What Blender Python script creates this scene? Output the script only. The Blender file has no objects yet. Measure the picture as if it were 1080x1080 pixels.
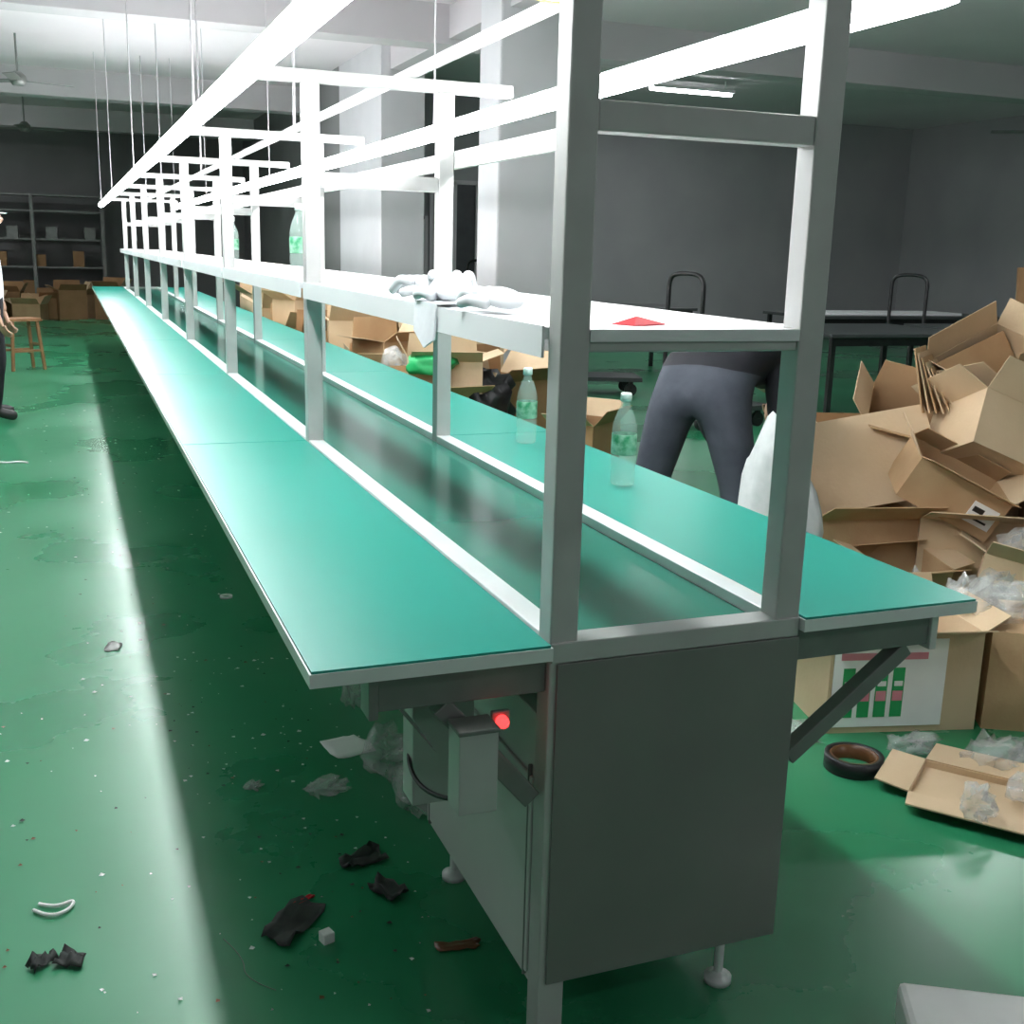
import bpy, bmesh, math, random
import numpy as np
from mathutils import Vector, Matrix, Euler, noise
random.seed(7)
S=bpy.context.scene
# ------------------------------------------------------------------ materials
def mat(name,col,rough=.5,metal=0,col2=None,nscale=5,bump=0,bscale=60,alpha=1,trans=0,ior=1.45,emit=None,estr=0,spec=.5,coat=0,detail=4,rough2=None):
    m=bpy.data.materials.new(name); m.use_nodes=True
    nt=m.node_tree; b=nt.nodes['Principled BSDF']
    b.inputs['Base Color'].default_value=(*col,1); b.inputs['Roughness'].default_value=rough
    b.inputs['Metallic'].default_value=metal; b.inputs['Alpha'].default_value=alpha
    b.inputs['Transmission Weight'].default_value=trans; b.inputs['IOR'].default_value=ior
    b.inputs['Specular IOR Level'].default_value=spec; b.inputs['Coat Weight'].default_value=coat
    b.inputs['Coat Roughness'].default_value=.08
    tc=nt.nodes.new('ShaderNodeTexCoord')
    if col2 is not None or rough2 is not None:
        n=nt.nodes.new('ShaderNodeTexNoise'); n.inputs['Scale'].default_value=nscale; n.inputs['Detail'].default_value=detail
        nt.links.new(tc.outputs['Object'],n.inputs['Vector'])
        if col2 is not None:
            r=nt.nodes.new('ShaderNodeValToRGB'); r.color_ramp.elements[0].position=.35; r.color_ramp.elements[1].position=.65
            r.color_ramp.elements[0].color=(*col,1); r.color_ramp.elements[1].color=(*col2,1)
            nt.links.new(n.outputs['Fac'],r.inputs['Fac']); nt.links.new(r.outputs['Color'],b.inputs['Base Color'])
        if rough2 is not None:
            mr=nt.nodes.new('ShaderNodeMapRange'); mr.inputs['From Min'].default_value=.35; mr.inputs['From Max'].default_value=.65
            mr.inputs['To Min'].default_value=rough; mr.inputs['To Max'].default_value=rough2
            nt.links.new(n.outputs['Fac'],mr.inputs['Value']); nt.links.new(mr.outputs['Result'],b.inputs['Roughness'])
    if bump:
        n2=nt.nodes.new('ShaderNodeTexNoise'); n2.inputs['Scale'].default_value=bscale; n2.inputs['Detail'].default_value=3
        nt.links.new(tc.outputs['Object'],n2.inputs['Vector'])
        bp=nt.nodes.new('ShaderNodeBump'); bp.inputs['Strength'].default_value=bump; bp.inputs['Distance'].default_value=.01
        nt.links.new(n2.outputs['Fac'],bp.inputs['Height']); nt.links.new(bp.outputs['Normal'],b.inputs['Normal'])
    if emit: 
        b.inputs['Emission Color'].default_value=(*emit,1); b.inputs['Emission Strength'].default_value=estr
    return m
M={}
M['floor']=mat('green_epoxy',(.015,.205,.085),.24,col2=(.04,.26,.125),nscale=.9,rough2=.36,bump=.04,bscale=6,detail=9,spec=.65)
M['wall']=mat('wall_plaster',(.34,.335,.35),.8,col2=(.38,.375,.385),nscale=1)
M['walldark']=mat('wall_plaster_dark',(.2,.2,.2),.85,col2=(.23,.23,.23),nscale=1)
M['ceil']=mat('ceiling_paint',(.82,.76,.79),.85,col2=(.76,.70,.73),nscale=.6)
M['beam']=mat('beam_paint',(.60,.565,.585),.85,col2=(.55,.52,.54),nscale=.8)
M['white']=mat('white_paint',(.8,.81,.82),.4,col2=(.76,.77,.78),nscale=3)
M['colm']=mat('column_paint',(.64,.635,.655),.7,col2=(.6,.595,.615),nscale=2)
M['alu']=mat('powder_coated_steel',(.52,.52,.505),.38,metal=.1,col2=(.46,.46,.445),nscale=9)
M['alu2']=mat('aluminium_profile',(.82,.84,.83),.35,metal=.1,col2=(.75,.77,.76),nscale=7)
M['cab']=mat('cabinet_grey_steel',(.62,.63,.605),.42,col2=(.57,.58,.555),nscale=2.5)
M['cab_shade']=mat('cabinet_steel_shaded',(.205,.215,.195),.42,col2=(.17,.18,.165),nscale=2.5)  # cabinet steel darkened: backlit shade of the front put into the colour
M['brk']=mat('bracket_grey_steel',(.22,.23,.215),.38,metal=.2,col2=(.18,.19,.18),nscale=12)
M['mat']=mat('teal_esd_mat',(.014,.305,.235),.33,col2=(.018,.325,.255),nscale=1.2,detail=2,spec=.6)
M['belt']=mat('green_pvc_belt',(.02,.20,.14),.16,col2=(.025,.215,.155),nscale=1.5,detail=2,spec=.6)
M['shelf']=mat('shelf_laminate',(.82,.83,.83),.4,col2=(.78,.79,.8),nscale=2)
M['tube']=mat('led_diffuser',(1,1,1),.5,emit=(.95,.98,1),estr=33)
M['card']=mat('cardboard',(.47,.30,.16),.8,col2=(.54,.36,.20),nscale=6,bump=.1,bscale=90)
M['card2']=mat('cardboard_light',(.58,.43,.27),.8,col2=(.65,.49,.32),nscale=4,bump=.1,bscale=70)
M['card3']=mat('cardboard_dark',(.30,.17,.08),.85,col2=(.36,.21,.10),nscale=5)
M['paper']=mat('white_paper',(.93,.93,.91),.7,col2=(.88,.88,.86),nscale=9)
M['black']=mat('black_plastic',(.012,.012,.013),.4,col2=(.02,.02,.02),nscale=8)
M['darktop']=mat('dark_table_top',(.035,.04,.042),.35,col2=(.05,.055,.055),nscale=3)
M['rub']=mat('black_foam_scrap',(.012,.018,.016),.6,col2=(.03,.035,.03),nscale=30)
M['plastic']=mat('clear_plastic_film',(.9,.94,.92),.10,alpha=.28,bump=.8,bscale=30,spec=1,col2=(.97,.98,.97))
M['sack']=mat('white_woven_sack',(.5,.52,.51),.6,col2=(.4,.43,.42),nscale=14,bump=.6,bscale=9)
M['bot']=mat('pet_bottle',(.75,.92,.85),.05,alpha=.24,spec=1,col2=(.7,.88,.8))
M['lab']=mat('green_label',(.01,.28,.11),.35,col2=(.4,.66,.5),nscale=40)
M['cap']=mat('bottle_cap',(.75,.85,.8),.4,col2=(.7,.8,.75))
M['red']=mat('red_cloth',(.6,.02,.03),.6,col2=(.5,.01,.02))
M['redled']=mat('red_indicator',(.9,.02,.02),.3,emit=(1,.03,.03),estr=3)
M['green']=mat('green_print',(.02,.4,.12),.5,col2=(.02,.3,.09))
M['pink']=mat('pink_print',(.75,.3,.35),.5,col2=(.6,.2,.25))
M['yellow']=mat('yellow_strap',(.75,.62,.05),.45,col2=(.7,.55,.04))
M['pants']=mat('grey_trousers',(.036,.042,.056),.85,col2=(.055,.062,.078),nscale=9,bump=.8,bscale=10)
M['jkt']=mat('black_jacket',(.008,.008,.012),.8,col2=(.014,.014,.018),nscale=7,bump=.5,bscale=12)
M['shirt']=mat('white_shirt',(.72,.74,.76),.8,col2=(.64,.66,.68),nscale=7,bump=.4,bscale=12)
M['skin']=mat('skin',(.55,.33,.23),.5,col2=(.5,.29,.2),nscale=10)
M['hair']=mat('black_hair',(.01,.009,.008),.5,col2=(.02,.018,.015),nscale=40)
M['shoe']=mat('dark_shoe',(.02,.02,.02),.5,col2=(.03,.03,.03))
M['wood']=mat('stool_wood',(.33,.17,.08),.5,col2=(.26,.13,.06),nscale=12)
M['glassd']=mat('dark_window',(.05,.055,.06),.25,col2=(.06,.065,.07))
M['eye']=mat('eye_white',(.8,.8,.8),.2,col2=(.75,.75,.75))
M['lip']=mat('lips',(.45,.15,.13),.4,col2=(.4,.13,.12))
M['copper']=mat('brown_tape',(.12,.05,.02),.3,col2=(.18,.08,.03))
# ------------------------------------------------------------------ helpers
def empty(name,loc=(0,0,0)):
    o=bpy.data.objects.new(name,None); o.location=loc; S.collection.objects.link(o); return o
class MB:
    """mesh builder collecting parts with material slots"""
    def __init__(s): s.v=[];s.f=[];s.mi=[];s.m=[];s.sm=[]
    def slot(s,m):
        if m not in s.m: s.m.append(m)
        return s.m.index(m)
    def add(s,vs,fs,m,smooth=False,mtx=None):
        k=len(s.v); i=s.slot(m)
        for v in vs: s.v.append(tuple(mtx@Vector(v)) if mtx is not None else tuple(v))
        for f in fs: s.f.append([a+k for a in f]); s.mi.append(i); s.sm.append(smooth)
    def box(s,a,b,m,mtx=None):
        x0,y0,z0=a;x1,y1,z1=b
        vs=[(x0,y0,z0),(x1,y0,z0),(x1,y1,z0),(x0,y1,z0),(x0,y0,z1),(x1,y0,z1),(x1,y1,z1),(x0,y1,z1)]
        s.add(vs,[(0,3,2,1),(4,5,6,7),(0,1,5,4),(1,2,6,5),(2,3,7,6),(3,0,4,7)],m,False,mtx)
    def tube(s,p,q,r,m,n=10,r2=None):
        p=Vector(p);q=Vector(q);d=(q-p).normalized(); r2=r if r2 is None else r2
        a=d.orthogonal().normalized(); b=d.cross(a)
        vs=[];fs=[]
        for c,rr in((p,r),(q,r2)):
            for i in range(n):
                t=2*math.pi*i/n; vs.append(c+a*math.cos(t)*rr+b*math.sin(t)*rr)
        for i in range(n): j=(i+1)%n; fs.append((i,j,n+j,n+i))
        s.add(vs,fs,m,True); s.add(vs,[tuple(range(n))[::-1],tuple(range(n,2*n))],m)
    def bar(s,p,q,w,h,m):
        p=Vector(p);q=Vector(q);d=(q-p).normalized(); up=Vector((0,0,1))
        if abs(d.z)>.95: up=Vector((0,1,0))
        a=d.cross(up).normalized()*w/2; b=a.cross(d).normalized()*h/2
        vs=[c+x*a+y*b for c in(p,q) for x,y in((-1,-1),(1,-1),(1,1),(-1,1))]
        s.add(vs,[(0,1,2,3),(7,6,5,4),(0,4,5,1),(1,5,6,2),(2,6,7,3),(3,7,4,0)],m)
    def lathe(s,prof,m,c=(0,0,0),n=20,mtx=None):
        vs=[];fs=[]
        for r,z in prof:
            for i in range(n):
                t=2*math.pi*i/n; vs.append((c[0]+r*math.cos(t),c[1]+r*math.sin(t),c[2]+z))
        for k in range(len(prof)-1):
            for i in range(n):
                j=(i+1)%n; fs.append((k*n+i,k*n+j,(k+1)*n+j,(k+1)*n+i))
        s.add(vs,fs,m,True,mtx)
    def obj(s,name,parent=None,loc=(0,0,0),rot=(0,0,0),bevel=0,solid=0):
        me=bpy.data.meshes.new(name); me.from_pydata(s.v,[],s.f)
        for m in s.m: me.materials.append(M[m])
        for i,p in enumerate(me.polygons): p.material_index=s.mi[i]; p.use_smooth=s.sm[i]
        me.update()
        bm=bmesh.new(); bm.from_mesh(me); bmesh.ops.recalc_face_normals(bm,faces=bm.faces); bm.to_mesh(me); bm.free()
        o=bpy.data.objects.new(name,me); S.collection.objects.link(o)
        o.location=loc;o.rotation_euler=rot
        if parent: o.parent=parent
        if bevel:
            b=o.modifiers.new('bevel','BEVEL'); b.width=bevel; b.segments=2; b.limit_method='ANGLE'
        if solid:
            b=o.modifiers.new('solid','SOLIDIFY'); b.thickness=solid
        return o
def curve(name,pts,r,m,parent=None,cyclic=False):
    c=bpy.data.curves.new(name,'CURVE'); c.dimensions='3D'; c.bevel_depth=r; c.bevel_resolution=2
    sp=c.splines.new('NURBS'); sp.points.add(len(pts)-1)
    for i,p in enumerate(pts): sp.points[i].co=(*p,1)
    sp.use_endpoint_u=True; sp.order_u=3; sp.use_cyclic_u=cyclic
    c.materials.append(M[m]); o=bpy.data.objects.new(name,c); S.collection.objects.link(o)
    if parent:o.parent=parent
    return o
# ------------------------------------------------------------------ dimensions
XA,XC,W,XD=-.375,.410,.047,.826
SP,LEN=1.891,14.11
ZT=.75; ZS=1.227; ZM=1.546; ZB=1.792
NF=8
ys=[i*SP for i in range(NF)]
CE=3.55
# ------------------------------------------------------------------ room
b=MB(); b.box((-8,-4,-.1),(15,23,0),'floor'); b.obj('floor')
b=MB(); b.box((-8,-4,CE),(15,23,CE+.15),'ceil'); b.obj('ceiling')
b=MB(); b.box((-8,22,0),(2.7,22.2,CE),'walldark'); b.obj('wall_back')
b=MB(); b.box((3.2,15,0),(13.2,15.2,CE),'wall'); b.obj('wall_right_back')
b=MB(); b.box((13.1,-4,0),(13.3,15,CE),'wall'); b.obj('wall_right')
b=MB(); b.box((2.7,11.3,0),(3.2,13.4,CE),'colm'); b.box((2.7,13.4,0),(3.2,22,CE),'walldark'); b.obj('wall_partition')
b=MB(); b.box((2.72,7.6,0),(3.25,8.1,CE),'colm'); b.obj('column',bevel=.02)
b=MB()
for y in (2.5,9.2,15.6,20.5): b.box((-8,y,CE-.35),(13.1 if y<15 else 2.7,y+.35,CE),'beam')
for x in (-2.6,2.8): b.box((x,-4,CE-.3),(x+.3,22,CE-.01),'beam')
b.obj('ceiling_beam')
def window(name,x0,x1,z0,z1,y,nx):
    b=MB(); b.box((x0,y-.03,z0),(x1,y,z1),'glassd')
    for i in range(nx+1):
        x=x0+(x1-x0)*i/nx; b.box((x-.03,y-.06,z0),(x+.03,y-.001,z1),'beam')
    for z in(z0,z1): b.box((x0-.03,y-.06,z-.03),(x1+.03,y-.001,z+.03),'beam')
    return b.obj(name)
window('window_1',4.42,5.5,.95,2.3,15,3)
b=MB(); b.box((3.95,14.9,0),(4.3,14.95,1.75),'white'); b.box((3.9,14.89,0),(3.95,14.999,1.8),'beam'); b.box((4.3,14.89,0),(4.35,14.999,1.8),'beam'); b.box((4.25,14.87,.85),(4.27,14.9,.95),'black'); b.obj('door_1')
# ------------------------------------------------------------------ assembly line
line=empty('assembly_line_workbench')
b=MB()
for i,y in enumerate(ys):
    for x in (0,XC):
        z0=(0.0 if x==0 else .148) if i==0 else (0.0 if i%2==0 else ZT-.06)
        b.box((x,y,z0),(x+W,y+W,ZB),'alu')
    b.box((W,y+.003,ZM-.043),(XC,y+W-.003,ZM),'alu')
    b.box((-.19,y+.004,ZB),(XC+W+.19,y+W-.004,ZB+.035),'alu')
    b.box((W,y+.004,ZS-.034),(XC,y+W-.004,ZS-.018),'alu')
b.obj('upright_frame',line,bevel=.003)
b=MB(); b.bar((.33,0,ZB+.05),(.33,LEN,ZB+.05),.025,.025,'alu2'); b.bar((XC+W+.012,.96,1.60),(XC+W+.012,LEN,1.60),.02,.05,'alu2'); b.obj('top_purlin',line)
b=MB(); b.box((W,-.001,ZS-.018),(XC,LEN,ZS),'shelf')
prev=0
for y in ys+[LEN]:
    if y>prev:
        b.box((-.006,prev+W,ZS-.018),(W,y,ZS),'shelf'); b.box((XC,prev+W,ZS-.018),(XC+W+.006,y,ZS),'shelf')
        b.box((-.010,prev+W,ZS-.045),(-.006,y,ZS+.002),'shelf')
    prev=y
b.obj('long_shelf',line)
for nm,x0,x1 in(('tabletop_left',XA,-.001),('tabletop_right',XC+W+.001,XD)):
    b=MB(); e=[-.017]+[y+.02 for y in ys[1:]]+[LEN]
    for a,c in zip(e[:-1],e[1:]):
        b.box((x0,a+.001,ZT-.025),(x1,c-.001,ZT-.004),'alu2'); b.box((x0+.003,a+.003,ZT-.004),(x1-.003,c-.003,ZT),'mat')
    b.obj(nm,line)
b=MB()
for x in (0,XC): b.box((x+.001,W,ZT-.05),(x+W-.001,LEN,ZT+.003),'alu2')
b.box((.002,-.004,ZT-.035),(XC+W-.002,.0465,ZT-.002),'alu')
b.box((0,LEN-.05,ZT-.05),(XC+W,LEN,ZT),'alu')
b.obj('channel_rail',line,bevel=.002)
b=MB(); b.box((W,.05,ZT-.03),(XC,LEN-.05,ZT-.018),'belt'); b.box((W,.05,ZT-.14),(XC,LEN-.05,ZT-.13),'belt')
b.tube((W,.06,ZT-.075),(XC,.06,ZT-.075),.05,'alu2',20); b.obj('conveyor_belt',line)
b=MB(); b.box((.012,-.005,.148),(XC+W+.001,-.0005,ZT-.036),'cab_shade'); b.box((.004,.05,.12),(XC+W-.004,.64,ZT-.14),'cab')
b.box((-.003,.05,.14),(.003,.61,.5),'cab')
for y in(.062,.606): b.box((-.005,y-.004,.13),(.003,y,.52),'brk')
b.obj('motor_cabinet',line,bevel=.002)
b=MB()
for x in(.05,XC-.0):
    for y in(.09,.59):
        b.tube((x,y,.02),(x,y,.15),.009,'alu2'); b.lathe([(0,0),(.026,0),(.026,.012),(.01,.022),(0,.022)],'alu2',(x,y,0),16)
b.obj('levelling_foot',line)
b=MB()
for y in ys:
    y0=y+.01
    b.box((-.27,y0,ZT-.085),(-.001,y0+.035,ZT-.045 if y>0 else ZT-.027),'brk'); b.bar((-.235 if y>0 else -.17,y0+.017,ZT-.09),(-.015,y0+.017,.48),.03,.032,'brk')
    b.box((XC+W+.001,y0,ZT-.085),(XC+W+.29,y0+.035,ZT-.045 if y>0 else ZT-.027),'brk'); b.bar((XC+W+.25,y0+.017,ZT-.09),(XC+W+.015,y0+.017,.48),.03,.028,'brk')
    b.box((-.285,y0-.006,ZT-.095),(-.27,y0+.045,ZT-.027),'brk'); b.box((XC+W+.29,y0-.006,ZT-.095),(XC+W+.305,y0+.045,ZT-.027),'cab')
b.obj('support_bracket',line,bevel=.002)
b=MB(); b.box((-.16,-.045,.505),(-.098,.008,.64),'alu'); b.box((-.162,-.047,.634),(-.096,.009,.642),'brk'); b.box((-.16,.2,.40),(-.05,.26,.66),'alu')
b.add([(-.24,.06,.665),(-.24,.2,.665),(-.16,.06,.56),(-.16,.2,.56)],[(0,1,3,2)],'alu2')
b.lathe([(0,.0),(.010,0),(.010,.01),(.008,.016),(0,.018)],'redled',(0,0,0),14,Matrix.Translation((-.078,.0,.632))@Matrix.Rotation(math.pi/2,4,'X'))
b.box((-.093,.0,.617),(-.063,.009,.647),'brk')
b.obj('switch_box',line,bevel=.002)
curve('cable',[(-.12,.0,.505),(-.18,.1,.46),(-.15,.3,.5),(-.02,.4,.35)],.004,'black',line)
# lamps
for k,x in enumerate((-.21,.676)):
    L=empty('fluorescent_light_strip')
    b=MB(); n=8; seg=LEN/n
    for i in range(n):
        a=i*seg+.01+(.05 if k and i==0 else 0);c=(i+1)*seg-.01
        pr=[(-.012,.012),(-.034,-.004),(-.030,-.03),(0,-.042),(.030,-.03),(.034,-.004),(.012,.012)]
        vs=[(x+p,a,1.775+q) for p,q in pr]+[(x+p,c,1.775+q) for p,q in pr]; m=len(pr)
        b.add(vs,[(j,j+1,m+j+1,m+j) for j in range(m-1)]+[tuple(range(m)),tuple(range(m,2*m))],'tube')
    b.obj('diffuser',L)
    b=MB(); b.box((x-.012,.04,1.788),(x+.012,LEN,1.7915),'white'); b.obj('housing',L)
    b=MB()
    for y in (2.8,6.6,10.4,13.9): b.tube((x,y,1.79),(x,y,CE),.004,'beam',6)
    b.obj('hanging_rod',L)
b=MB()
for y in (3.8,7.6,11.4,13.9): b.tube((.33,y,1.86),(.33,y,CE),.007,'beam',6)
b.obj('suspension_rod',line)
curve('yellow_wire',[(.02,.02,1.80),(.0,.3,1.86),(.15,.6,1.80),(.35,.8,1.83),(.5,.9,1.95),(.6,1.0,2.3)],.003,'yellow',line)
curve('lamp_cable',[(.676,.04,1.76),(.7,-.06,1.74),(.74,-.08,1.85),(.76,-.06,2.2)],.004,'white',line)
def crumple(name,loc,size,m,parent=None,seed=0,sub=3,amp=.35,fr=2.2,rot=0,flat=True):
    bm=bmesh.new(); bmesh.ops.create_icosphere(bm,subdivisions=sub,radius=1)
    for v in bm.verts:
        n=noise.noise_vector(v.co*fr+Vector((seed*7.3,seed*3.1,0)))
        v.co=v.co*(1+amp*n.x)+n*amp*.5
    for v in bm.verts:
        v.co.z=max(v.co.z,-.55) if flat else v.co.z
        v.co=Vector((v.co.x*size[0],v.co.y*size[1],(v.co.z+.55)*size[2]))
    me=bpy.data.meshes.new(name); bm.to_mesh(me); bm.free(); me.materials.append(M[m])
    for p in me.polygons:p.use_smooth=True
    o=bpy.data.objects.new(name,me); S.collection.objects.link(o); o.location=loc; o.rotation_euler=(0,0,rot)
    if parent:o.parent=parent
    return o
def skinmesh(name,verts,edges,radii,roots,emat,parent,levels=2,post=None):
    me=bpy.data.meshes.new(name+'_t'); me.from_pydata(verts,edges,[]); o=bpy.data.objects.new(name+'_t',me); S.collection.objects.link(o)
    sk=o.modifiers.new('skin','SKIN'); sk.use_smooth_shade=True
    for i,v in enumerate(me.skin_vertices[0].data):
        r=radii[i]; v.radius=r if isinstance(r,tuple) else (r,r); v.use_root=i in roots
    sb=o.modifiers.new('sub','SUBSURF'); sb.levels=levels; sb.render_levels=levels
    dg=bpy.context.evaluated_depsgraph_get(); dg.update()
    m2=bpy.data.meshes.new_from_object(o.evaluated_get(dg)); bpy.data.objects.remove(o)
    m2.name=name; m2.materials.clear()
    names=[]
    for e in emat:
        if e not in names: names.append(e)
    for n in names: m2.materials.append(M[n])
    V=[Vector(v) for v in verts]
    for p in m2.polygons:
        p.use_smooth=True; best=1e9
        for k,(a,c) in enumerate(edges):
            A,C=V[a],V[c]; d=C-A; t=max(0,min(1,(p.center-A).dot(d)/d.length_squared)); dd=(p.center-A-d*t).length
            if dd<best: best=dd;bi=k
        mn=emat[bi]
        if post: mn=post(p.center,mn)
        p.material_index=names.index(mn)
    ob=bpy.data.objects.new(name,m2); S.collection.objects.link(ob); ob.parent=parent; return ob
def glove(name,parent,loc,rot,s=1,tilt=0,lift=0):
    """limp cotton work glove: palm, cuff and five fingers"""
    V=[(0,0,.014),(0,.05,.022+lift*.5),(0,.09,.018+lift)];E=[(0,1),(1,2)];R=[(.035,.014),(.042,.02),(.04,.016)];roots=[0]
    for off,L in ((-.033,.055),(-.011,.07),(.012,.065),(.034,.05)):
        k=len(V); V+=[(off*.8,.085,.016+lift),(off,.12,.022+lift),(off*1.2+.01,.12+L*.6,.012)]; E+=[(k,k+1),(k+1,k+2)]; R+=[.012,.012,.010]; roots.append(k)
    k=len(V); V+=[(-.03,.03,.014),(-.055,.06,.022),(-.065,.09,.012)];E+=[(k,k+1),(k+1,k+2)];R+=[.013,.012,.01];roots.append(k)
    mt=Matrix.Translation(loc)@Matrix.Rotation(rot,4,'Z')@Matrix.Rotation(tilt,4,'X')
    return skinmesh(name,[tuple(mt@(Vector(v)*s)) for v in V],E,R,roots,['shirt']*len(E),parent,2)
g=empty('cotton_gloves')
glove('glove_1',g,(.06,.34,ZS+.002),.15,1,0,.012); glove('glove_2',g,(.03,.58,ZS+.002),-.25,1.1,0,.03); glove('glove_3',g,(.09,.78,ZS+.002),.5,1.0,0,.02)
crumple('glove_fold',(.04,.66,ZS),(.035,.05,.035),'shirt',g,seed=3,amp=.5)
b=MB()
b.add([(-.014,.56,ZS+.008),(-.014,.70,ZS+.008),(-.020,.69,ZS-.05),(-.02,.62,ZS-.08),(-.018,.56,ZS-.06),(.04,.56,ZS+.012),(.04,.7,ZS+.012)],[(0,1,6,5),(0,4,3,2,1)],'shirt')
b.obj('glove_cuff',g,solid=.004)
b=MB(); b.add([(0,0,.001),(.06,.012,.003),(.03,.045,.012),(-.02,.04,.001),(.012,.02,.014)],[(0,1,4),(1,2,4),(2,3,4),(3,0,4)],'red'); b.obj('red_ribbon',None,(.155,.07,ZS),solid=.002)
def bottle(loc,h=.235,rot=0):
    e=empty('water_bottle',loc)
    s=h/.235
    b=MB(); pr=[(0,.004),(.024,0),(.031,.006),(.032,.03),(.030,.04),(.032,.05),(.032,.075)]
    pr+=[(.031,.078),(.031,.135),(.032,.14),(.030,.155),(.025,.175),(.016,.195),(.012,.205),(.012,.222),(0,.222)]
    b.lathe([(r*s,z*s) for r,z in pr],'bot'); b.obj('body',e)
    b=MB(); b.lathe([(.0318*s,.08*s),(.0325*s,.082*s),(.0325*s,.13*s),(.0318*s,.132*s)],'lab'); b.obj('label',e)
    b=MB(); b.lathe([(0,.214*s),(.0145*s,.214*s),(.0145*s,.232*s),(.012*s,.235*s),(0,.235*s)],'cap'); b.obj('cap',e)
    return e
bottle((.65,1.72,ZT)); bottle((.655,1.06,ZT),.24)
bottle((.06,2.3,ZS),.24);bottle((.08,4.1,ZS),.23)
# ------------------------------------------------------------------ cartons
def carton(name,loc,size,rot=(0,0,0),flaps=(100,100,100,100),m='card',parent=None,label=None,closed=False,strap=False,fk=.4):
    l,w,h=size; b=MB(); x,y=l/2,w/2
    q=[(-x,-y,0),(x,-y,0),(x,y,0),(-x,y,0),(-x,-y,h),(x,-y,h),(x,y,h),(-x,y,h)]
    fs=[(3,2,1,0),(0,1,5,4),(1,2,6,5),(2,3,7,6),(3,0,4,7)]
    if closed: fs.append((4,5,6,7))
    b.add(q,fs,m)
    if not closed:
        fl=w*fk
        for i,(a,c,n) in enumerate(((4,5,(0,-1)),(5,6,(1,0)),(6,7,(0,1)),(7,4,(-1,0)))):
            if flaps[i] is None: continue
            an=math.radians(flaps[i])
            dx,dy=-math.cos(an)*n[0],-math.cos(an)*n[1]; dz=math.sin(an)
            A,C=Vector(q[a]),Vector(q[c]); D=Vector((dx,dy,dz))*fl; t=(C-A)*.03
            b.add([A,C,C+D-t,A+D+t],[(0,1,2,3)],'card2' if i%2 else m)
    if closed:
        b.box((-x-.002,-.025,h),(x+.002,.025,h+.003),'card2')
    if label:
        lx,lz,lw,lh=label
        b.box((lx,-y-.004,lz),(lx+lw,-y-.0005,lz+lh),'paper'); b.box((lx+.01,-y-.005,lz+lh*.55),(lx+lw*.5,-y-.004,lz+lh*.8),'black'); b.box((lx+.01,-y-.005,lz+lh*.2),(lx+lw*.8,-y-.004,lz+lh*.3),'black')
    if strap:
        for sx in (-x*.1,): b.box((sx-.012,-y-.004,-.002),(sx+.012,y+.004,h+.005),'yellow')
    return b.obj(name,parent,loc,tuple(math.radians(a) for a in rot),solid=.004)
def PP(u,w,z): return (2.6+.93*u+.36*w, 2.2-.36*u+.93*w, z)
pile=empty('cardboard_box_pile')
B=-21
spec=[ # u,w,z,size,rot,flaps,mat,label
 (-.25,-.05,.0,(.5,.4,.32),(0,0,B+8),(150,120,60,100),'card',None),
 (.25,-.1,.0,(.5,.42,.34),(0,0,B-12),(160,130,90,110),'card2',(.0,.1,.12,.1)),
 (.75,.0,.0,(.5,.45,.4),(0,0,B),(100,100,100,100),'card',None),
 (0,.4,.0,(.6,.45,.45),(0,0,B),(100,100,100,100),'card3',None),
 (.6,.5,.0,(.6,.5,.55),(0,0,B+10),(100,100,100,100),'card',None),
 (.04,-.18,.37,(.40,.28,.18),(10,26,B-6),(165,120,40,140),'card',(.07,.04,.11,.09)),
 (.30,-.10,.50,(.46,.36,.24),(-24,22,B+4),(120,150,80,160),'card2',(.1,.06,.11,.10)),
 (.55,.1,.62,(.42,.36,.3),(-15,-20,B+25),(130,150,90,120),'card',(-.1,.1,.1,.08)),
 (.05,.30,.5,(.4,.32,.22),(28,12,B-15),(150,120,90,130),'card',None),
 (.42,.34,.76,(.4,.3,.22),(20,-25,B+20),(150,120,90,130),'card2',None),
 (-.15,-.32,.0,(.3,.26,.2),(12,0,B+20),(150,170,30,160),'card',None),
 (.3,-.47,.02,(.36,.28,.2),(-8,10,B-25),(150,130,120,160),'card2',None),
 (.75,-.4,.0,(.4,.3,.3),(0,0,B+15),(150,130,120,160),'card',None),
]
for i,(u,w,z,sz,r,fl,m,lb) in enumerate(spec):
    carton('carton_%d'%(i+1),PP(u,w,z),sz,r,fl,m,pile,lb)
b=MB()
for i in range(6):
    mt=Matrix.Translation(PP(.08+.03*i,.12,.72))@Matrix.Rotation(math.radians(B+60),4,'Z')@Matrix.Rotation(math.radians(-12-4*i),4,'X')
    b.box((-.12,-.003,0),(.12,.003,.27-.015*i),'card2' if i%2 else 'card',mt)
b.obj('folded_cartons',pile)
b=MB()
mt=Matrix.Translation(PP(-.40,-.10,.30))@Matrix.Rotation(math.radians(B-10),4,'Z')@Matrix.Rotation(math.radians(-28),4,'X')@Matrix.Rotation(math.radians(-14),4,'Y')
b.box((-.02,-.003,.0),(.52,.003,.40),'card2',mt); b.obj('loose_panel',pile)
crumple('plastic_film',PP(.28,-.5,.26),(.09,.07,.06),'plastic',pile,seed=4,amp=.8,fr=3)
crumple('plastic_film_2',PP(.38,-.65,.2),(.10,.08,.08),'plastic',pile,seed=5,amp=.8,fr=3)
crumple('plastic_film_3',PP(.12,-.62,.1),(.09,.07,.07),'plastic',pile,seed=6,amp=.8,fr=3)
row=empty('carton_stack')
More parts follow.
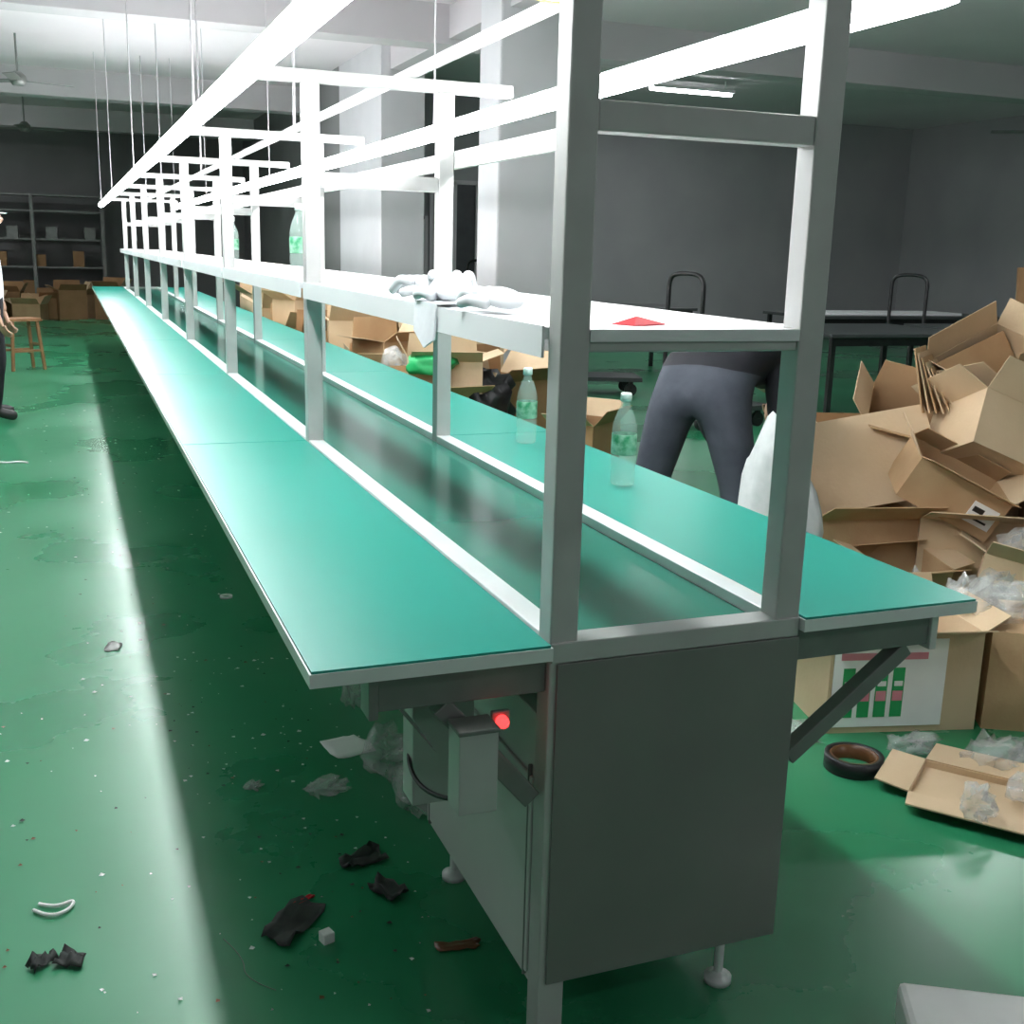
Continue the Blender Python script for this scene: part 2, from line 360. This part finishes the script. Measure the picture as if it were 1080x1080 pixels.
for i,(x,y,z,sz,r,fl,m) in enumerate([
 (1.45,5.2,0,(.5,.4,.45),8,(150,120,90,100),'card'),(1.5,5.2,.47,(.45,.35,.2),-14,(150,160,90,120),'card2'),(2.0,5.6,0,(.5,.5,.5),20,(150,120,90,100),'card3'),
 (1.35,6.0,0,(.5,.45,.5),-8,(120,150,90,100),'card'),(1.4,6.1,.5,(.4,.35,.22),24,(150,120,90,170),'card'),(1.95,6.4,0,(.6,.5,.6),4,(100,140,90,100),'card2'),
 (1.35,6.9,0,(.5,.5,.5),14,(130,120,90,150),'card'),(1.4,6.95,.5,(.5,.4,.3),-10,(130,120,90,150),'card2'),(2.0,7.4,0,(.6,.5,.7),0,(130,120,90,150),'card'),
 (1.35,7.9,0,(.5,.5,.6),-6,(130,120,90,150),'card3'),(1.4,9.0,0,(.6,.5,.6),6,(130,120,90,150),'card'),(1.4,9.05,.6,(.5,.4,.25),20,(130,120,90,150),'card2'),
 (1.5,10.4,0,(.6,.6,.7),-9,(130,120,90,150),'card'),(1.5,11.6,0,(.6,.6,.8),5,(130,120,90,150),'card2'),(2.2,4.6,0,(.4,.3,.35),40,(130,120,90,150),'card3')]):
    carton('carton_%d'%(i+1),(x,y,z),sz,(0,0,r),fl,m,row)
crumple('green_bag',(1.36,5.02,.60),(.15,.12,.08),'green',row,seed=9,amp=.5)
crumple('clear_bag',(1.3,5.6,.5),(.1,.12,.12),'plastic',row,seed=11,amp=.6)
crumple('black_bag',(1.75,5.1,.3),(.16,.16,.2),'black',row,seed=12,amp=.5)
e=carton('printed_carton',(1.56,1.06,0),(.46,.30,.30),(0,0,-14),(160,150,100,150),'card2',None,None,fk=.3)
b=MB(); b.box((-.22,-.1545,.02),(.12,-.1525,.285),'paper')
for i in range(4): b.box((-.19+.05*i,-.1565,.05),(-.155+.05*i,-.1545,.2),'green'); b.box((-.188+.05*i,-.158,.1),(-.158+.05*i,-.1565,.13),'pink'); b.box((-.185+.05*i,-.158,.145),(-.16+.05*i,-.1565,.16),'paper')
b.box((-.2,-.157,.225),(.06,-.1545,.245),'pink')
o=b.obj('printed_panel',e)
carton('strapped_carton',(2.04,.90,0),(.42,.34,.3),(0,0,-30),(100,100,100,100),'card',None,None,True,True)
carton('flattened_carton',(1.45,.50,.0),(.34,.22,.02),(0,0,-52),(176,172,170,174),'card2')
b=MB(); 
def ring(b,c,R0,R1,h,m):
    b.lathe([(R0,0),(R1,0),(R1,h),(R0,h),(R0,0)],m,c,32)
ring(b,(0,0,0),.064,.078,.04,'black'); ring(b,(0,0,.001),.058,.064,.038,'copper'); b.obj('tape_roll',None,(1.24,.76,0))
wst=empty('plastic_bag_waste')
for i,(x,y,z,s) in enumerate([(1.62,.64,.0,(.09,.07,.05)),(1.47,.80,.0,(.08,.04,.03)),(1.85,1.28,.0,(.1,.09,.2)),(1.2,.97,.0,(.06,.05,.03)),(1.32,.40,.03,(.04,.04,.05)),(1.75,.58,.0,(.09,.08,.07)),(1.90,.62,.1,(.1,.08,.07)),(1.98,.95,.30,(.13,.10,.07)),(1.84,1.02,.31,(.08,.07,.06)),(1.05,1.15,0,(.06,.09,.03)),(1.55,.44,.02,(.08,.05,.04))]):
    crumple('clear_bag_%d'%(i+1),(x,y,z),s,'plastic',wst,seed=20+i,amp=.8,fr=3)
crumple('white_woven_sack',(1.50,1.58,0),(.13,.13,.50),'sack',None,seed=34,amp=.35,fr=1.8,sub=4)
b=MB(); b.box((0,-.26,0),(.36,0,.08),'paper'); o=b.obj('foam_block',None,(.655,-.11,0),(0,0,math.radians(-30)),bevel=.012)
# ------------------------------------------------------------------ background furniture
def table(name,x0,x1,y0,y1,h=.75):
    e=empty(name); b=MB(); b.box((x0,y0,h-.03),(x1,y1,h),'darktop'); b.obj('top',e,bevel=.004); b=MB()
    for x in (x0+.06,x1-.06):
        for y in (y0+.06,y1-.06): b.box((x-.02,y-.02,0),(x+.02,y+.02,h-.03),'black')
    b.box((x0+.06,y0+.05,h-.1),(x1-.06,y0+.07,h-.03),'black'); b.obj('legs',e); return e
table('work_table',5.0,6.6,6.0,7.3); table('work_table',6.8,8.6,6.3,7.3); table('work_table',6.6,9.2,8.4,9.4); table('work_table',4.4,6.0,9.8,10.8)
b=MB(); b.box((0,0,0),(1.8,.5,.025),'white'); b.obj('white_panel',None,(6.9,8.6,.751))
def trolley(x,y,r):
    e=empty('platform_trolley',(x,y,0)); e.rotation_euler=(0,0,r)
    b=MB(); b.box((-.4,-.25,.14),(.4,.25,.18),'darktop')
    for sx in(-.3,.3):
        for sy in(-.18,.18): b.tube((sx,sy-.015,.06),(sx,sy+.015,.06),.06,'black',14); b.box((sx-.02,sy-.02,.06),(sx+.02,sy+.02,.14),'black')
    b.obj('deck',e,bevel=.004)
    curve('handle',[(-.38,-.2,.18),(-.38,-.2,.6),(-.38,-.2,1.0),(-.38,-.2,1.15),(-.38,-.12,1.2),(-.38,.12,1.2),(-.38,.2,1.15),(-.38,.2,1.0),(-.38,.2,.6),(-.38,.2,.18)],.018,'black',e)
for x,y,r in ((4.1,8.4,-.3),(4.15,6.3,.2),(7.6,7.9,.3),(9.3,7.7,.1),(4.6,12.5,.4)): trolley(x,y,r)
b=MB(); b.box((-.25,-.02,0),(.25,.02,.55),'card3'); b.obj('brown_board',None,(8.3,7.1,.755),(math.radians(-8),0,-.3))
sh=empty('storage_rack')
b=MB()
for x in(-3.6,-2.4,-1.2,0): 
    for y in(21.2,21.7): b.box((x-.03,y-.03,0),(x+.03,y+.03,2.1),'brk')
for z in(.3,.8,1.3,1.8,2.08): b.box((-3.6,21.2,z),(0,21.7,z+.03),'brk')
b.obj('frame',sh); b=MB()
for i in range(16):
    x=-3.4+.22*i; z=(.33,.83,1.33)[i%3]; b.box((x,21.25,z),(x+.19,21.6,z+.2+.1*random.random()),('card3','card3','brk')[i%3])
b.obj('stored_boxes',sh)
fb=empty('carton_heap')
for i in range(9):
    carton('carton_%d'%(i+1),(-2.6+.32*i+random.random()*.1,19+random.random()*1.2,0),(.45,.4,.25+.3*random.random()),(0,0,random.uniform(-30,30)),(140,120,100,150),('card3','card','card3')[i%3],fb)
b=MB(); b.box((-.17,-.12,.5),(.17,.12,.53),'wood')
for sx in(-1,1):
    for sy in(-1,1): b.bar((sx*.13,sy*.09,.5),(sx*.17,sy*.12,0),.03,.03,'wood')
b.bar((-.155,-.11,.2),(.155,-.11,.2),.02,.025,'wood'); b.bar((-.155,.11,.2),(.155,.11,.2),.02,.025,'wood')
b.bar((-.16,-.11,.26),(-.16,.11,.26),.02,.025,'wood'); b.bar((.16,-.11,.26),(.16,.11,.26),.02,.025,'wood')
b.obj('wooden_stool',None,(-1.14,11.2,0),(0,0,.5),bevel=.003)
table('side_table',-2.9,-1.40,10.6,11.4,.95)
def fan(x,y,z):
    e=empty('ceiling_fan',(x,y,z)); b=MB()
    b.tube((0,0,.1),(0,0,CE-z),.012,'brk'); b.lathe([(0,-.05),(.06,-.05),(.09,0),(.09,.05),(.04,.1),(0,.1)],'brk'); b.obj('motor',e)
    b=MB()
    for k in range(3):
        b.box((.08,-.06,.0),(.62,.06,.008),'brk',Matrix.Rotation(k*2.094+.4,4,'Z')@Matrix.Rotation(.15,4,'X'))
    b.obj('blades',e)
fan(-1.05,13,3.05); fan(-1.15,18.5,3.0); fan(10.5,9.5,2.9)
for x,y,en in ((7,12,24),(6.5,5.2,42),(-4,6.5,34),(-4,13.5,32),(-2.5,19,22),(3.4,-3,26)):  # first is a seen fixture; others unseen, added to brighten hall and foreground
    e=empty('ceiling_and_fill_light',(x,y,CE-.16)); b=MB(); b.box((-.62,-.05,.02),(.62,.05,.06),'white'); b.tube((-.5,0,.06),(-.5,0,.16),.005,'white'); b.tube((.5,0,.06),(.5,0,.16),.005,'white'); b.obj('housing',e)
    b=MB(); b.tube((-.6,0,0),(.6,0,0),.02,'tube',8); b.obj('tube',e)
    l=bpy.data.lights.new('lamp','AREA'); l.shape='RECTANGLE'; l.size=1.2; l.size_y=.1; l.energy=en; l.color=(.96,.98,1)
    lo=bpy.data.objects.new('lamp',l); S.collection.objects.link(lo); lo.parent=e; lo.location=(0,0,-.03)
# ------------------------------------------------------------------ floor scraps
scr=empty('floor_scraps')
def scrap(x,y,sx,sy,m,r=0,amp=.02,nm='scrap',z=.002):
    n=7; b=MB(); vs=[];fs=[]
    for i in range(n):
        for j in range(n):
            u=i/(n-1)-.5;v=j/(n-1)-.5
            k=1+.35*noise.noise(Vector((x*9+u*2,y*9,v*2)))
            vs.append((u*sx*k+v*.2*sx*noise.noise(Vector((v*3,x,1))),v*sy*k,z+amp*abs(noise.noise(Vector((u*3+x*5,v*3+y*5,0))))*2))
    for i in range(n-1):
        for j in range(n-1): fs.append((i*n+j,(i+1)*n+j,(i+1)*n+j+1,i*n+j+1))
    b.add(vs,fs,m,True); return b.obj(nm,scr,(x,y,0),(0,0,r),solid=.0015)
scrap(-.31,.53,.07,.15,'rub',-.7,nm='foam_scrap'); scrap(-.12,.72,.10,.06,'rub',.3,nm='foam_scrap'); scrap(-.1,.58,.05,.09,'rub',.4,nm='foam_scrap')
scrap(-.02,1.31,.11,.13,'paper',.2,.001,nm='paper_sheet'); scrap(-.02,.35,.08,.03,'copper',-.1,.005,nm='brown_strip')
scrap(-.78,.55,.05,.03,'rub',.6,nm='foam_scrap'); scrap(-.73,.54,.05,.04,'rub',-.4,nm='foam_scrap'); scrap(-.59,2.31,.05,.09,'brk',-.2,.005,nm='grey_scrap')
scrap(-.28,.60,.06,.014,'red',.4,.006,nm='red_scrap')
b=MB(); b.box((-.012,-.012,0),(.012,.012,.022),'paper'); b.obj('small_cube',scr,(-.26,.45,0),(0,0,.3),bevel=.002)
b=MB(); b.lathe([(.018,0),(.024,0),(.024,.008),(.018,.008),(.018,0)],'paper',(0,0,0),20); b.obj('plastic_ring',scr,(-.16,2.76,0),(0,0,.3))
curve('white_string',[(-.80,.74,.005),(-.77,.70,.006),(-.73,.72,.005),(-.72,.75,.008),(-.76,.735,.005),(-.79,.76,.005)],.0035,'paper',scr)
curve('white_string_2',[(-1.15,5.9,.005),(-1.08,5.8,.006),(-1.0,5.86,.005),(-.95,5.8,.005)],.006,'paper',scr)
curve('thin_wire',[(-.45,.52,.002),(-.42,.45,.002),(-.43,.38,.002),(-.38,.33,.002)],.0008,'brk',scr)
for i,(x,y,s) in enumerate([(-.13,1.07,(.05,.03,.02)),(.08,.95,(.06,.10,.05)),(.05,1.15,(.06,.08,.06)),(.08,1.6,(.05,.06,.14)),(-.3,1.15,(.02,.02,.008))]):
    crumple('plastic_wrap_%d'%(i+1),(x,y,0),s,'plastic',scr,seed=50+i,amp=.9,fr=3)
b=MB()
for i in range(700):
    x=random.uniform(-1.6,-.1) if i<480 else random.uniform(-.5,0.05); y=random.uniform(.15,9) if i%3 else random.uniform(.15,2.2); s=random.uniform(.0015,.007)*(1+y*.12)
    a=random.random()*3; c,d=math.cos(a)*s,math.sin(a)*s*.7
    b.add([(x-c,y-d,.002),(x+d,y-c,.003),(x+c,y+d,.002),(x-d,y+c,.004)],[(0,1,2,3)],random.choice(['paper','paper','copper','rub','alu2']))
b.obj('paint_chips',scr)
# ------------------------------------------------------------------ people
def head(parent,loc,rot,hat=None,hairlen=0):
    bm=bmesh.new(); bmesh.ops.create_uvsphere(bm,u_segments=32,v_segments=24,radius=1)
    for v in bm.verts:
        x,y,z=v.co
        X=x*.075;Y=y*.095;Z=z*.115
        if z<0: X*=1-.28*(-z)**1.3; Y*=1-.12*(-z)
        if y>0:
            Y*=.95
            Y+=.022*math.exp(-((x/.16)**2+((z+.12)/.2)**2))
            Y-=.008*math.exp(-(((abs(x)-.36)/.18)**2+((z-.08)/.12)**2))
            Y+=.006*math.exp(-((x/.3)**2+((z+.48)/.09)**2))
            Y+=.008*math.exp(-((x/.3)**2+((z+.85)/.2)**2))
        v.co=(X,Y,Z)
    me=bpy.data.meshes.new('head'); bm.to_mesh(me); bm.free(); me.materials.append(M['skin']); me.materials.append(M['hair']); me.materials.append(M['lip'])
    for p in me.polygons:
        p.use_smooth=True; c=p.center
        if c.z>.06 or (c.y<.02 and c.z>-.05-hairlen): p.material_index=1
        if c.y>.05 and abs(c.x)<.022 and -.06<c.z<-.048: p.material_index=2
    h=bpy.data.objects.new('head',me); S.collection.objects.link(h); h.parent=parent; h.location=loc; h.rotation_euler=rot
    b=MB()
    for sx in(-1,1):
        b.lathe([(0,-.012),(.009,-.009),(.012,0),(.009,.009),(0,.012)],'eye',(sx*.028,.076,.008),12)
        b.lathe([(0,-.005),(.005,0),(0,.005)],'black',(sx*.028,.0885,.008),10)
        b.lathe([(0,-.032),(.009,-.022),(.012,0),(.014,.02),(0,.032)],'skin',(sx*.076,-.005,-.005),10)
    o=b.obj('face_features',h)
    b=MB(); b.lathe([(.079,.03),(.083,.05),(.075,.09),(.05,.118),(0,.128)],'hair' if not hat else hat,(0,-.008,0),24)
    if hat: b.lathe([(.08,.04),(.115,.036),(.114,.03),(.08,.032)],hat,(0,0,0),24)
    o=b.obj('hair_cap' if not hat else 'cap',h)
    for v in o.data.vertices: v.co.y*=1.2
    return h
def hand(parent,name,w,d,side,nrm=Vector((0,1,0))):
    d=Vector(d).normalized(); w=Vector(w); s=d.cross(nrm).normalized(); nn=s.cross(d).normalized()
    V=[w-d*.02,w+d*.03,w+d*.085];E=[(0,1),(1,2)];R=[(.024,.02),(.034,.018),(.036,.015)];roots=[0]
    for i,(off,L) in enumerate(((-.03,.068),(-.01,.078),(.01,.072),(.028,.056))):
        k=len(V); p=w+d*.07+s*off; q=p+d*.03
        V+= [p,q,q+d*L*.5+nn*.012,q+d*L*.85+nn*.036]; E+=[(k,k+1),(k+1,k+2),(k+2,k+3)]; R+=[.010,.0095,.009,.0075]; roots.append(k)
    k=len(V); p=w+d*.03-s*.02
    V+=[p,p+d*.02-s*.03+nn*.01,p+d*.05-s*.045+nn*.02]; E+=[(k,k+1),(k+1,k+2)]; R+=[.013,.011,.009]; roots.append(k)
    return skinmesh(name,[tuple(v) for v in V],E,R,roots,['skin']*len(E),parent,2)
def human(name,J,top,pants,hat=None,headrot=(0,0,0),headoff=(0,0,.1),sleeve=None,post=None):
    e=empty(name); keys=list(J.keys()); V=[J[k][0] for k in keys]; R=[J[k][1] for k in keys]; ix={k:i for i,k in enumerate(keys)}
    E=[];EM=[]
    def ed(a,c,m): E.append((ix[a],ix[c])); EM.append(m)
    ed('pelvis','waist',top); ed('waist','chest',top); ed('chest','neck',top); ed('neck','skull','skin')
    for s in 'RL':
        ed('pelvis','hip'+s,pants); ed('hip'+s,'knee'+s,pants); ed('knee'+s,'ankle'+s,pants); ed('ankle'+s,'toe'+s,'shoe')
        ed('chest','sh'+s,top); ed('sh'+s,'el'+s,top); ed('el'+s,'wr'+s,sleeve or top)
    skinmesh('body',V,E,R,[ix['pelvis']],EM,e,2,post)
    head(e,tuple(Vector(J['skull'][0])+Vector(headoff)),headrot,hat)
    for s in 'RL':
        d=Vector(J['wr'+s][0])-Vector(J['el'+s][0]); hand(e,'hand_'+s.lower(),J['wr'+s][0],d,s,Vector((.8,.6,.1)) )
    return e
def bendpost(c,m):
    if m=='pants' and c.z>.93 : return 'jkt'
    if m=='jkt' and c.z<.93 and (c.x*.8+c.y*.6)<2.56: return 'pants'
    return m
human('bending_worker',{
 'pelvis':((1.50,2.10,.90),(.15,.14)),'waist':((1.62,2.17,.99),(.155,.135)),'chest':((1.80,2.28,.97),(.16,.14)),'neck':((1.95,2.36,.88),(.06,.06)),'skull':((2.01,2.39,.80),(.05,.05)),
 'hipR':((1.55,2.03,.83),(.100,.105)),'kneeR':((1.62,1.98,.47),.072),'ankleR':((1.56,1.93,.09),.05),'toeR':((1.71,2.03,.045),(.045,.035)),
 'hipL':((1.43,2.17,.83),(.100,.105)),'kneeL':((1.38,2.24,.47),.072),'ankleL':((1.30,2.27,.09),.05),'toeL':((1.45,2.36,.045),(.045,.035)),
 'shR':((1.86,2.13,.92),.075),'elR':((1.84,2.03,.66),.060),'wrR':((1.95,2.06,.42),.036),
 'shL':((1.70,2.43,.93),.07),'elL':((1.80,2.52,.64),.052),'wrL':((1.98,2.5,.42),.034)},'jkt','pants',None,(math.radians(-125),0,math.radians(-53)),(.09,.05,-.09),None,bendpost)
dx=.06
J={
 'pelvis':((-1.27,7.65,.85),(.13,.11)),'waist':((-1.27,7.65,1.0),(.12,.10)),'chest':((-1.26,7.65,1.17),(.14,.11)),'neck':((-1.26,7.66,1.34),(.055,.055)),'skull':((-1.25,7.66,1.40),.05),
 'hipR':((-1.26,7.56,.80),.095),'kneeR':((-1.24,7.54,.44),.066),'ankleR':((-1.27,7.53,.08),.045),'toeR':((-1.12,7.53,.04),(.04,.032)),
 'hipL':((-1.28,7.74,.80),.095),'kneeL':((-1.24,7.76,.44),.066),'ankleL':((-1.30,7.78,.08),.045),'toeL':((-1.15,7.80,.04),(.04,.032)),
 'shR':((-1.27,7.47,1.27),.06),'elR':((-1.27,7.42,1.0),.046),'wrR':((-1.20,7.42,.78),.032),
 'shL':((-1.27,7.83,1.27),.06),'elL':((-1.25,7.87,1.0),.046),'wrL':((-1.18,7.86,.78),.032)}
J={k:((p[0]+dx,p[1],p[2]),r) for k,(p,r) in J.items()}
human('standing_worker',J,'shirt','jkt','white',(0,0,math.radians(-90)),(0.01,0,.07),'skin')
# ------------------------------------------------------------------ world, camera
w=bpy.data.worlds.new('world'); S.world=w; w.use_nodes=True
w.node_tree.nodes['Background'].inputs[0].default_value=(.86,.87,.92,1); w.node_tree.nodes['Background'].inputs[1].default_value=.15
cam=bpy.data.cameras.new('camera'); co=bpy.data.objects.new('camera',cam); S.collection.objects.link(co)
yaw,pitch,roll=.3756,-.2291,.0266
fw=Vector((math.sin(yaw)*math.cos(pitch),math.cos(yaw)*math.cos(pitch),math.sin(pitch)))
r0=Vector((math.cos(yaw),-math.sin(yaw),0)); u0=r0.cross(fw)
r=math.cos(roll)*r0+math.sin(roll)*u0; u=-math.sin(roll)*r0+math.cos(roll)*u0
co.matrix_world=Matrix(((r.x,u.x,-fw.x,-.6601),(r.y,u.y,-fw.y,-1.4995),(r.z,u.z,-fw.z,1.3364),(0,0,0,1)))
cam.sensor_width=36; cam.lens=1182.75/1080*36; cam.clip_start=.02; cam.clip_end=200
S.camera=co
S.view_settings.view_transform='Standard'
S.view_settings.exposure=.55
